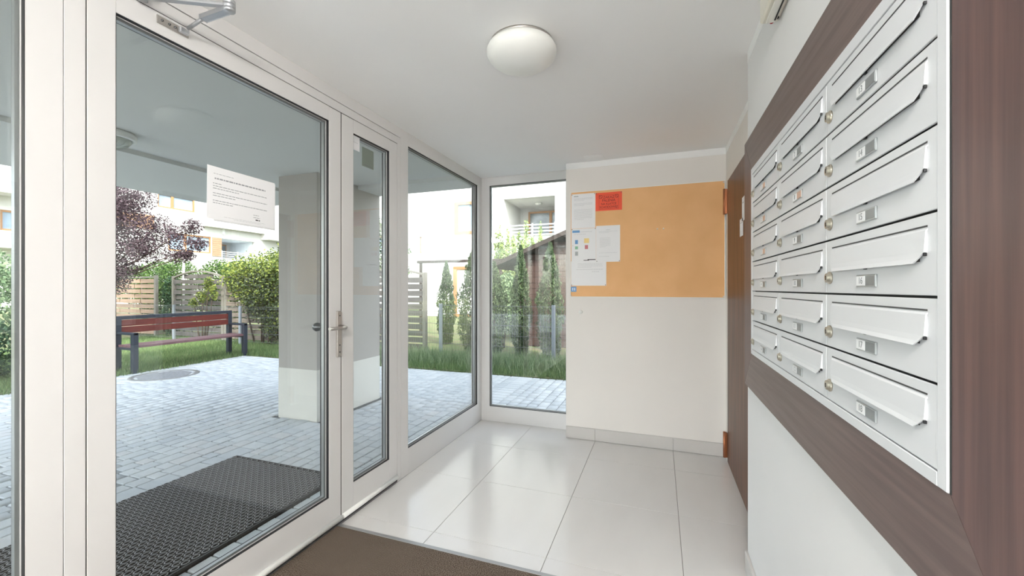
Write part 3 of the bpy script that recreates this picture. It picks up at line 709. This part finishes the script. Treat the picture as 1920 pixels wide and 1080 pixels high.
a = B(); a.box(.005, .020, .168, .200, -.092, -.072, .003); a.build('foot_bracket', M_closer, t)
for y in (.12, .142, .16): B().lathe([(.004, 0.005), (.004, .008), (0, .009)], (0, y, -.081), 8, 'X').build('screw', M_knob, t)

# ================================================================== bench
bn = thing('garden_bench', 'park bench with reddish backrest slats and dark steel frame by the lawn', 'bench', (-7.42, 3.87, 0))
L = 1.80
for k, y in enumerate((0.03, L - .03)):
    fr_ = B(); fr_.box(-.035, .035, y - .035, y + .035, -.03, .585, .003); fr_.build('front_leg', M_bench, bn)
    fr_ = B(); fr_.box(-.45, -.38, y - .035, y + .035, -.03, .83, .003); fr_.build('rear_leg', M_bench, bn)
    B().box(-.38, .035, y - .03, y + .03, .555, .59, .003).build('armrest', M_bench, bn)
    B().box(-.38, -.035, y - .02, y + .02, .325, .36, .003).build('seat_bearer', M_bench, bn)
B().box(-.445, -.385, .06, L - .06, .775, .83, .003).build('top_rail', M_bench, bn)
B().box(-.43, -.39, .065, L - .065, .672, .768, .003).build('back_slat', M_slat, bn)
B().box(-.43, -.39, .065, L - .065, .565, .660, .003).build('back_slat', M_slat, bn)
for k in range(4): B().box(-.372 + k * .099, -.280 + k * .099, .02 if k < 3 else .065, L - .02 if k < 3 else L - .065, .36, .395, .003).build('seat_plank', M_seat, bn)

# ================================================================== wooden fence panels
def fence_panel(x0, x1, h, arch, m, label, Y=7.0, n=11, desc=0.):
    t = thing('fence_panel', label, 'fence panel', ((x0 + x1) / 2, Y, 0), group='wooden lamella fence panels')
    hw = (x1 - x0) / 2
    for sx in (-1, 1): B().box(sx * hw - .035, sx * hw + .035, -.035, .035, 0, h + (.05 if desc == 0 else 0), .004).build('post', M_fpost, t)
    p = (h - .08) / n
    def top(x): return h + arch * (1 - (x / hw) ** 2) - .02
    for k in range(n + (1 if arch > .05 else 0)):
        z0_ = .06 + k * p; off = .010 if k % 2 else -.010; z1_ = z0_ + p * .78
        if z1_ > h + .02 and arch: hw2 = hw * math.sqrt(max(.05, 1 - (z1_ - h + .02) / arch)); 
        else: hw2 = hw - .035
        b = B()
        for q in range(6):         # gentle weave of the slat
            xa = -hw2 + q * hw2 / 3; xb = xa + hw2 / 3; oa = off * math.cos(q * PI / 1.5)
            b.box(xa, xb, oa - .006 + off, oa + .006 + off, z0_, z1_)
        b.build('slat', m, t)
    for xx in (-.3, .3): B().box(xx * hw * 1.0 - .02, xx * hw + .02, .018, .036, .03, h - .02).build('batten', M_fpost, t)
    b = B(); N = 10
    for q in range(N):
        xa, xb = -hw + 2 * hw * q / N, -hw + 2 * hw * (q + 1) / N
        b.obox((xa, -.0, top(xa) + .02), (xb, -.0, top(xb) + .02), .06, .035)
    b.build('top_rail', M_fpost, t); return t
fence_panel(-14.25, -12.42, 1.55, 0.0, M_ftan, 'light tan wooden fence panel behind the left end of the bench')
fence_panel(-11.72, -9.92, 1.52, .16, M_fgrey, 'grey arched wooden fence panel behind the middle of the bench')
fence_panel(-9.82, -8.02, 1.50, .10, M_fgreyb, 'brownish grey fence panel half covered by the climbing vine')
fence_panel(-7.92, -6.12, 1.50, .10, M_fgreyb, 'brownish fence panel hidden mostly behind the pillar')
fence_panel(-6.06, -4.32, 1.52, .12, M_fgrey, 'grey arched fence panel seen through the corner window')

# wire mesh fence
wf = thing('wire_fence', 'low galvanised wire mesh fence along the far side of the verge', 'fence', (0, 6.6, 0))
def wire_panel(xa, xb, h):
    Vv, Ff = [], []
    def bar(p, q, r):
        p = np.array(p); q = np.array(q); d = q - p; s1 = np.array([0, r, 0]); s2 = np.cross(d / np.linalg.norm(d), s1); n0 = len(Vv)
        for e0 in (p, q):
            for s_ in (s1, s2, -s1, -s2): Vv.append(e0 + s_)
        for k in range(4): Ff.append((n0 + k, n0 + (k + 1) % 4, n0 + 4 + (k + 1) % 4, n0 + 4 + k))
    x = xa
    while x <= xb: bar((x, 0, .04), (x, 0, h + .02), .0017); x += .05
    for z in (.08, .26, .44, .62, .80, h): bar((xa, .004, z), (xb, .004, z), .003)
    return Vv, Ff
edges = [-16.2, -13.6, -11.05, -8.82, -6.25, -3.74, -1.64, .75]
for i in range(len(edges) - 1):
    h = .84 if edges[i] < -6 else .95
    Vv, Ff = wire_panel(edges[i] + .03, edges[i + 1] - .03, h)
    np_mesh('mesh_panel', Vv, Ff, M_wire, wf)
for x in edges:
    B().box(x - .03, x + .03, -.02, .02, -.03, (.86 if x < -6 else .98), .003).build('post', M_gpost, wf)

# ================================================================== plants
def trunk(parent, pts, r, name='trunk'): B().tube(pts, r, 8).build(name, M_bark, parent)
# purple tree: crown made of clusters fed by branches
tr = thing('purple_leaved_tree', 'purple-leaved tree overhanging the fence behind the bench', 'tree', (-11.3, 5.35, 0))
base = Vector((0, 0, 0))
cl = [(.2, .1, 3.3, .45), (.9, .1, 3.15, .40), (-.2, .3, 2.9, .55), (.55, 0, 2.75, .50), (1.2, .3, 2.55, .38), (-.3, -.2, 2.35, .55), (.45, .2, 2.2, .50), (1.15, .2, 2.1, .40), (1.75, .4, 2.35, .26), (2.10, .5, 2.55, .20), (1.65, .5, 1.98, .25), (2.25, .5, 2.18, .20), (.0, 0, 1.75, .45), (.55, .1, 1.65, .33), (.2, .1, 1.35, .30), (-.9, 0, 2.6, .6), (-.9, 0, 3.2, .5), (2.0, .45, 1.95, .16)]
trunk(tr, [(-.9, 0, -.02), (-.88, 0, .8), (-.75, .05, 1.4), (-.5, .1, 2.0)], [.06, .05, .045, .035])
P = []
for (x, y, z, r_) in cl:
    trunk(tr, [(-.72, .05, 1.45), ((x - .72) / 2, y / 2 + .05, (z + 1.4) / 2 - .1), (x, y, z)], [.022, .014, .005], 'branch')
    P.append(blob((x, y, z), (r_, r_, r_ * .85), int(9500 * r_ * r_) if r_ > .3 else int(2600 * r_), .05))
leaves('foliage', np.concatenate(P), .030, M_purp, tr, aspect=1.4)
# hedges and vines behind the panels
SPREAD = 0
def bush(name, label, cat, c, blobs, n, size, m, aspect=1.7, up=0., group=None, stems=True, hollow=.45):
    t = thing(name, label, cat, c, group=group)
    tot = sum(b_[3] * b_[5] for b_ in blobs); P = [blob(b_[:3], (b_[3], b_[4], b_[5]), max(40, int(n * b_[3] * b_[5] / tot)), hollow) for b_ in blobs]
    P = np.concatenate(P); P = P + rng.normal(0, 1, P.shape) * [SPREAD, SPREAD * .3, SPREAD * 1.1]; P[:, 2] = np.maximum(P[:, 2], .02)
    leaves('foliage', P, size, m, t, up=up, aspect=aspect)
    if stems:
        for b_ in blobs[:6]: trunk(t, [(b_[0] * .3, b_[1] * .3, -.02), (b_[0] * .7, b_[1] * .7, b_[2] * .6), (b_[0], b_[1], b_[2] + b_[5] * .5)], [.02, .014, .004], 'stem')
    return t
bush('hedge_bush', 'green rounded bush above the light tan fence panel', 'bush', (-13.5, 7.9, 0), [(-.5, 0, 1.45, .75, .5, .62), (.45, 0, 1.5, .72, .5, .62), (-1.5, 0, 1.35, .7, .5, .6), (0, 0, .8, 1.0, .5, .7)], 20000, .034, M_hedge)
bush('hedge_bush', 'green rounded bush above the arched grey fence panel', 'bush', (-11.0, 7.9, 0), [(-.35, 0, 1.45, .60, .45, .60), (.45, 0, 1.42, .6, .45, .58), (1.1, 0, 1.35, .5, .45, .55), (0, 0, .8, .9, .5, .7)], 18000, .034, M_hedge)
bush('conifer_bush', 'dark blue green bush in the gap between the two left fence panels', 'bush', (-12.05, 7.15, 0), [(0, 0, .5, .24, .2, .55), (0, 0, 1.15, .22, .2, .45)], 2600, .035, M_shrubd)
SPREAD = .09
v = bush('climbing_vine', 'yellow green climbing vine spilling over the fence panel beside the pillar', 'vine', (-8.6, 6.95, 0), [(.0, 0, 1.72, .80, .3, .30), (-.75, 0, 1.55, .42, .25, .28), (.65, 0, 1.6, .6, .3, .45), (.3, -.1, 1.15, .75, .25, .45), (1.0, 0, 1.95, .40, .3, .40), (.75, -.12, .65, .5, .2, .45), (-.3, -.1, 1.3, .5, .15, .3)], 13000, .042, M_vine, 1.3)
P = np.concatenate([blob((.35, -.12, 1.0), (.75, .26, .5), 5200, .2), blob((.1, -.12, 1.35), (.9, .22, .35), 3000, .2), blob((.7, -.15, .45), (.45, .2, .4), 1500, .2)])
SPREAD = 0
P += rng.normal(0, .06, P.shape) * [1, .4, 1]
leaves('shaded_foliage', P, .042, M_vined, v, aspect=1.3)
bush('vine_shoot', 'loose vine shoot hanging in front of the arched grey fence panel', 'vine', (-10.35, 6.80, 0), [(0, 0, 1.05, .25, .06, .15), (.22, 0, 1.35, .20, .06, .2), (-.32, 0, .90, .18, .06, .14), (.4, 0, 1.15, .12, .05, .2)], 700, .042, M_vine, 1.3, hollow=.1)
bush('pale_shrub', 'pale grey green shrub at the left beyond the left glass panel', 'shrub', (-9.9, 3.1, 0), [(0, 0, 1.05, .75, .85, .65), (0, .1, 1.45, .5, .6, .45), (0, -.5, 1.1, .6, .6, .6)], 9000, .04, M_shrub)
bush('dark_shrub', 'low dark green shrub in front of the pale grey green shrub', 'shrub', (-8.75, 2.85, 0), [(0, 0, .42, .5, .75, .40), (0, -.6, .45, .5, .6, .42)], 7000, .035, M_shrubd)
# thujas
def thuja(x, y, h, rad, label, n=5200):
    t = thing('thuja', label, 'thuja', (x, y, 0), group='thujas behind the wire fence')
    trunk(t, [(0, 0, -.02), (0, 0, h * .93)], [.03, .006])
    u = rng.random(n); z = h * u ** 1.15; rr = rad * np.clip((1 - z / h) * 2.0, 0, 1) ** .75 * np.clip(.55 + z / h * 1.6, 0, 1) * (.55 + .45 * rng.random(n)); a = rng.uniform(0, 2 * PI, n)
    rr *= 1 + .18 * np.sin(a * 3 + z * 9)
    leaves('foliage', np.stack([rr * np.cos(a), rr * np.sin(a), z + .02], 1), .022, M_thuja, t, up=1.6, aspect=3.4)
thuja(-4.56, 8.3, 1.85, .21, 'slim pointed thuja seen alone in the middle of the corner window')
thuja(-3.36, 7.25, 2.05, .34, 'broad thuja at the right edge of the corner window', 7500)
thuja(-3.02, 7.4, 1.75, .24, 'small thuja at the left edge of the back window')
thuja(-2.41, 7.2, 2.02, .19, 'slim thuja in front of the shed left corner', 6000)
thuja(-1.84, 7.15, 2.05, .24, 'thuja in front of the shed boards at the right of the back window', 6500)
thuja(-1.1, 7.25, 1.9, .22, 'thuja hidden behind the notice board wall')
# tall pale shrub behind shed and leafy tree in window 2
bp_ = []
for k in range(16):
    x = -.70 + k * .108; hh = [2.95, 3.1, 2.75, 3.05, 2.85, 2.7, 2.95, 2.75, 2.6, 3.2, 2.75, 2.6, 3.15, 2.6, 2.45, 2.3][k]
    bp_ += [(x, random.uniform(-.3, .3), hh - .30, .075, .075, .38), (x, 0, hh - 1.0, .2, .25, .65), (x, 0, .9, .2, .3, .9)]
bush('tall_shrub', 'tall pale green feathery shrub rising behind the shed roof', 'shrub', (-3.9, 11.6, 0), bp_, 26000, .036, M_bamboo, 2.6, .8, stems=True, hollow=.05)
bush('low_shrub', 'mottled green shrub below the shed eaves', 'shrub', (-3.15, 8.2, 0), [(0, 0, .8, .38, .3, .55), (.1, 0, 1.25, .3, .25, .35)], 3200, .04, M_shrub)
bush('garden_tree', 'thin leafy garden tree above the grey panel in the corner window', 'tree', (-6.9, 9.3, 0), [(0, 0, 1.9, .5, .4, .35), (.35, 0, 2.25, .35, .3, .35), (-.5, 0, 2.4, .5, .4, .5), (.15, 0, 2.9, .3, .3, .3), (-.6, 0, 3.2, .4, .3, .35), (.3, 0, 1.7, .45, .3, .25)], 2600, .055, M_thuja, 1.5, hollow=.1)

# white garden pole behind the arched panel
p = B().tube([(0, 0, 0), (0, 0, 2.35)], .028, 10).build('garden_pole', M_white, label='thin white pole rising behind the arched grey fence panel', cat='pole'); p.location = (-11.75, 7.25, 0)
# shed
sh = thing('garden_shed', 'brown timber garden shed with a sloping roof behind the thujas', 'shed', (0, 8.6, 0))
def roofz(x): return 1.70 + (x + 3.47) * .404
for k in range(19):
    z0_, z1_ = k * .125, k * .125 + .119
    xl = max(-2.76, -3.47 + (z1_ - 1.735) / .404 + .02)
    if xl > -.45: break
    B().box(xl, -.35, 0, .03, z0_, z1_, .004).build('wall_board', M_shed, sh)
B().box(-2.72, -.4, .03, 2.6, 0, 1.95).build('wall', M_shed, sh)
B().box(-2.80, -2.70, -.02, .05, 0, 1.98).build('corner_post', M_shed, sh)
b = B(); b.obox((-3.50, 1.2, roofz(-3.50) + .05), (-1.15, 1.2, roofz(-1.15) + .05), 2.9, .09); b.obox((-1.15, 1.2, roofz(-1.15) + .05), (1.2, 1.2, roofz(-3.5) + .05), 2.9, .09); b.build('roof', M_shedr, sh)
b = B(); b.obox((-3.50, -.27, roofz(-3.50) + .03), (-1.15, -.27, roofz(-1.15) + .03), .03, .06); b.build('barge_board', M_shedr, sh)
# pergola
pg = thing('pergola', 'wooden garden pergola beam on posts behind the thujas', 'pergola', (0, 9.6, 0))
B().box(-6.15, -3.6, -.04, .04, 1.93, 1.995, .004).build('beam', M_shedr, pg)
for x in (-3.75, -6.05): B().box(x - .03, x + .03, -.03, .03, 0, 1.93, .004).build('post', M_shedr, pg)
B().obox((-4.55, 0, 1.95), (-3.76, 0, 1.25), .035, .045).build('brace', M_shedr, pg)

# ================================================================== houses
def wall_with_holes(b, u0, u1, z0, z1, holes, X0, X1, axis):
    """wall slab made of strips round rectangular holes (u0,u1,z0,z1)"""
    us = sorted({u0, u1, *[h[0] for h in holes], *[h[1] for h in holes]})
    for a, c in zip(us, us[1:]):
        hs = sorted([(h[2], h[3]) for h in holes if h[0] <= a + 1e-6 and h[1] >= c - 1e-6]); z = z0
        for (p, q) in hs + [(z1, z1)]:
            if p > z + 1e-6:
                if axis == 'X': b.box(X0, X1, a, c, z, p)
                else: b.box(a, c, X0, X1, z, p)
            z = q
# house A: long white block facing us across the gardens (plane x=-33)
hA = thing('apartment_house', 'long white apartment house with orange framed windows beyond the gardens', 'building', (-33, 0, 0))
wins = [(18.70, 21.15, 6.95, 7.95), (19.35, 22.35, 3.95, 5.25), (11.4, 13.2, 4.35, 5.45), (29.5, 33, 6.9, 8.0), (31, 34, 3.95, 5.25), (12.0, 14.0, 6.95, 7.95)]
recess = (23.15, 26.0, 3.62, 5.24)
b = B(); wall_with_holes(b, 4, 60, 0, 12, wins + [recess], -.3, 0, 'X'); b.build('wall', M_facade, hA)
B().box(-9, -3.0, 4, 60, 0, 12).build('body', M_facade, hA)
b = B(); b.box(-3, -.3, recess[0] - .2, recess[0], 3.4, 5.4).box(-3, -.3, recess[1], recess[1] + .2, 3.4, 5.4).box(-3, -.3, recess[0], recess[1], 3.42, 3.62).box(-3, -.3, recess[0], recess[1], 5.24, 5.4); b.build('balcony_recess', M_fac2, hA)
f_ = B().box(-2.99, -2.9, 23.9, 25.6, 3.62, 5.05).build('balcony_door', M_ofr, hA); B().box(-2.89, -2.86, 24.0, 25.5, 3.7, 4.95).build('pane', M_glassdark, f_)
for (a, c, z0_, z1_) in wins:
    f_ = B(); t_ = .10
    for (p, q, r_, s_) in ((a, c, z0_, z0_ + t_), (a, c, z1_ - t_, z1_), (a, a + t_, z0_ + t_, z1_ - t_), (c - t_, c, z0_ + t_, z1_ - t_), (a + (c - a) * .36, a + (c - a) * .36 + .16, z0_ + t_, z1_ - t_)): f_.box(-.2, -.06, p, q, r_, s_)
    fo = f_.build('window', M_ofr, hA)
    B().box(-.18, -.14, a + .05, c - .05, z0_ + .05, z1_ - .05).build('pane', M_glassfar, fo)
for k in range(9): B().box(0, .06, 22.40, 23.12, 3.78 + k * .165, 3.78 + k * .165 + .15).build('cladding_board', M_clad, hA)
for k in range(6): B().box(0, .06, 15.2, 18.45, 5.30 + k * .165, 5.30 + k * .165 + .15).build('cladding_board', M_clad, hA)
for k in range(7): B().box(0, .06, 10.4, 11.35, 4.30 + k * .165, 4.30 + k * .165 + .15).build('cladding_board', M_clad, hA)
def railing(parent, pts, z0_, z1_, n=4):
    b = B()
    for k in range(n):
        z = z0_ + (z1_ - z0_) * (k + .5) / n
        for p, q in zip(pts, pts[1:]): b.obox((p[0], p[1], z), (q[0], q[1], z), .03, .045)
    for p in pts: b.box(p[0] - .025, p[0] + .025, p[1] - .025, p[1] + .025, z0_ - .1, z1_)
    b.build('balcony_railing', M_rail, parent)
railing(hA, [(.12, 23.1), (.12, 24.4), (.12, 26.1)], 3.60, 4.25)
b = B(); b.box(0, 1.3, 9.6, 13.4, 3.35, 3.5); b.box(0, 1.3, 9.6, 13.4, 6.2, 6.35); b.box(0, .9, 26.6, 31.5, 5.5, 6.6); b.box(0, .5, 21.6, 27.0, 6.0, 6.15); b.build('balcony_slab', M_facade, hA)
railing(hA, [(1.2, 9.7), (1.2, 11.5), (1.2, 13.3)], 3.55, 4.25); railing(hA, [(1.2, 9.7), (1.2, 11.5), (1.2, 13.3)], 6.4, 7.2)
b = B(); b.box(-.02, .10, 23.2, 23.34, 5.55, 6.3); b.build('downpipe', M_rail, hA)
b = B(); b.box(-9.2, .4, 3.8, 60.2, 12, 12.3); b.build('roof', M_rail, hA)
# house B: white house facing us behind the shed (plane y=16.2)
hB = thing('white_house', 'white house with a recessed balcony rising behind the garden shed', 'building', (0, 16.2, 0))
winB = [(-8.50, -7.15, 3.61, 5.03), (-8.56, -7.4, -.0, 2.2)]; recB = (-6.17, -3.97, 3.42, 5.0)
b = B(); wall_with_holes(b, -10.15, 4, 0, 9, winB + [recB], 0, .3, 'Y'); b.build('wall', M_facade, hB)
B().box(-10.15, 4, 2.2, 8, 0, 9).build('body', M_facade, hB)
b = B(); b.box(recB[0] - .2, recB[0], .3, 2.2, 3.2, 5.2).box(recB[1], recB[1] + .2, .3, 2.2, 3.2, 5.2).box(recB[0], recB[1], .3, 2.2, 3.25, 3.42).box(recB[0], recB[1], .3, 2.2, 5.0, 5.2); b.build('balcony_recess', mat('recess_render', (.62, .62, .60), .85), hB)
f_ = B()
for (p, q, r_, s_) in ((-5.75, -4.05, 4.72, 4.80), (-5.75, -5.67, 3.42, 4.72), (-4.13, -4.05, 3.42, 4.72), (-4.75, -4.62, 3.42, 4.72)): f_.box(p, q, 2.10, 2.19, r_, s_)
fo = f_.build('balcony_window', M_ofr, hB); B().box(-5.7, -4.1, 2.14, 2.18, 3.42, 4.76).build('pane', M_glassdark, fo)
B().lathe([(.16, 0), (.16, -.06), (0, -.08)], (-5.0, 1.2, 5.0), 20).build('balcony_lamp', M_white, hB)
railing(hB, [(-5.9, -.06), (-4.9, -.06), (-3.95, -.06)], 3.38, 3.92)
for (a, c, z0_, z1_) in winB:
    f_ = B(); t_ = .13
    for (p, q, r_, s_) in ((a, c, z0_, z0_ + t_), (a, c, z1_ - t_, z1_), (a, a + t_ + .04, z0_ + t_, z1_ - t_), (c - t_, c, z0_ + t_, z1_ - t_)): f_.box(p, q, -.02, .15, r_, s_)
    fo = f_.build('window', M_ofr, hB); B().box(a + .05, c - .05, .05, .09, z0_ + .02, z1_ - .05).build('pane', M_glassfar if z0_ > 1 else M_card, fo)
B().box(-10.35, 4.2, -.3, 8.2, 9, 9.3).build('roof', M_rail, hB)
# house C: further block glimpsed left of house B
hC = thing('distant_house', 'distant white block with balcony rails glimpsed between pillar and corner window', 'building', (0, 26, 0))
wC = [(-16.5, -15.0, 3.8, 5.0), (-20.5, -19.0, 3.8, 5.2)]
b = B(); wall_with_holes(b, -27, -11, 0, 10, wC, 0, .3, 'Y'); b.build('wall', M_facade, hC); B().box(-27, -11, 1.5, 8, 0, 10).build('body', M_fac2, hC)
for (a, c, z0_, z1_) in wC:
    fo = B().box(a, c, .1, .16, z0_, z1_).build('window', M_ofr, hC); B().box(a + .1, c - .1, .05, .09, z0_ + .1, z1_ - .1).build('pane', M_glassfar, fo)
railing(hC, [(-24, -.9), (-21.5, -.9), (-19, -.9)], 3.1, 4.1); railing(hC, [(-24, -.9), (-21.5, -.9), (-19, -.9)], 6.2, 7.2)
B().box(-24.1, -18.9, -1, 0, 2.9, 3.1).box(-24.1, -18.9, -1, 0, 6.0, 6.2).build('balcony_slab', M_facade, hC)
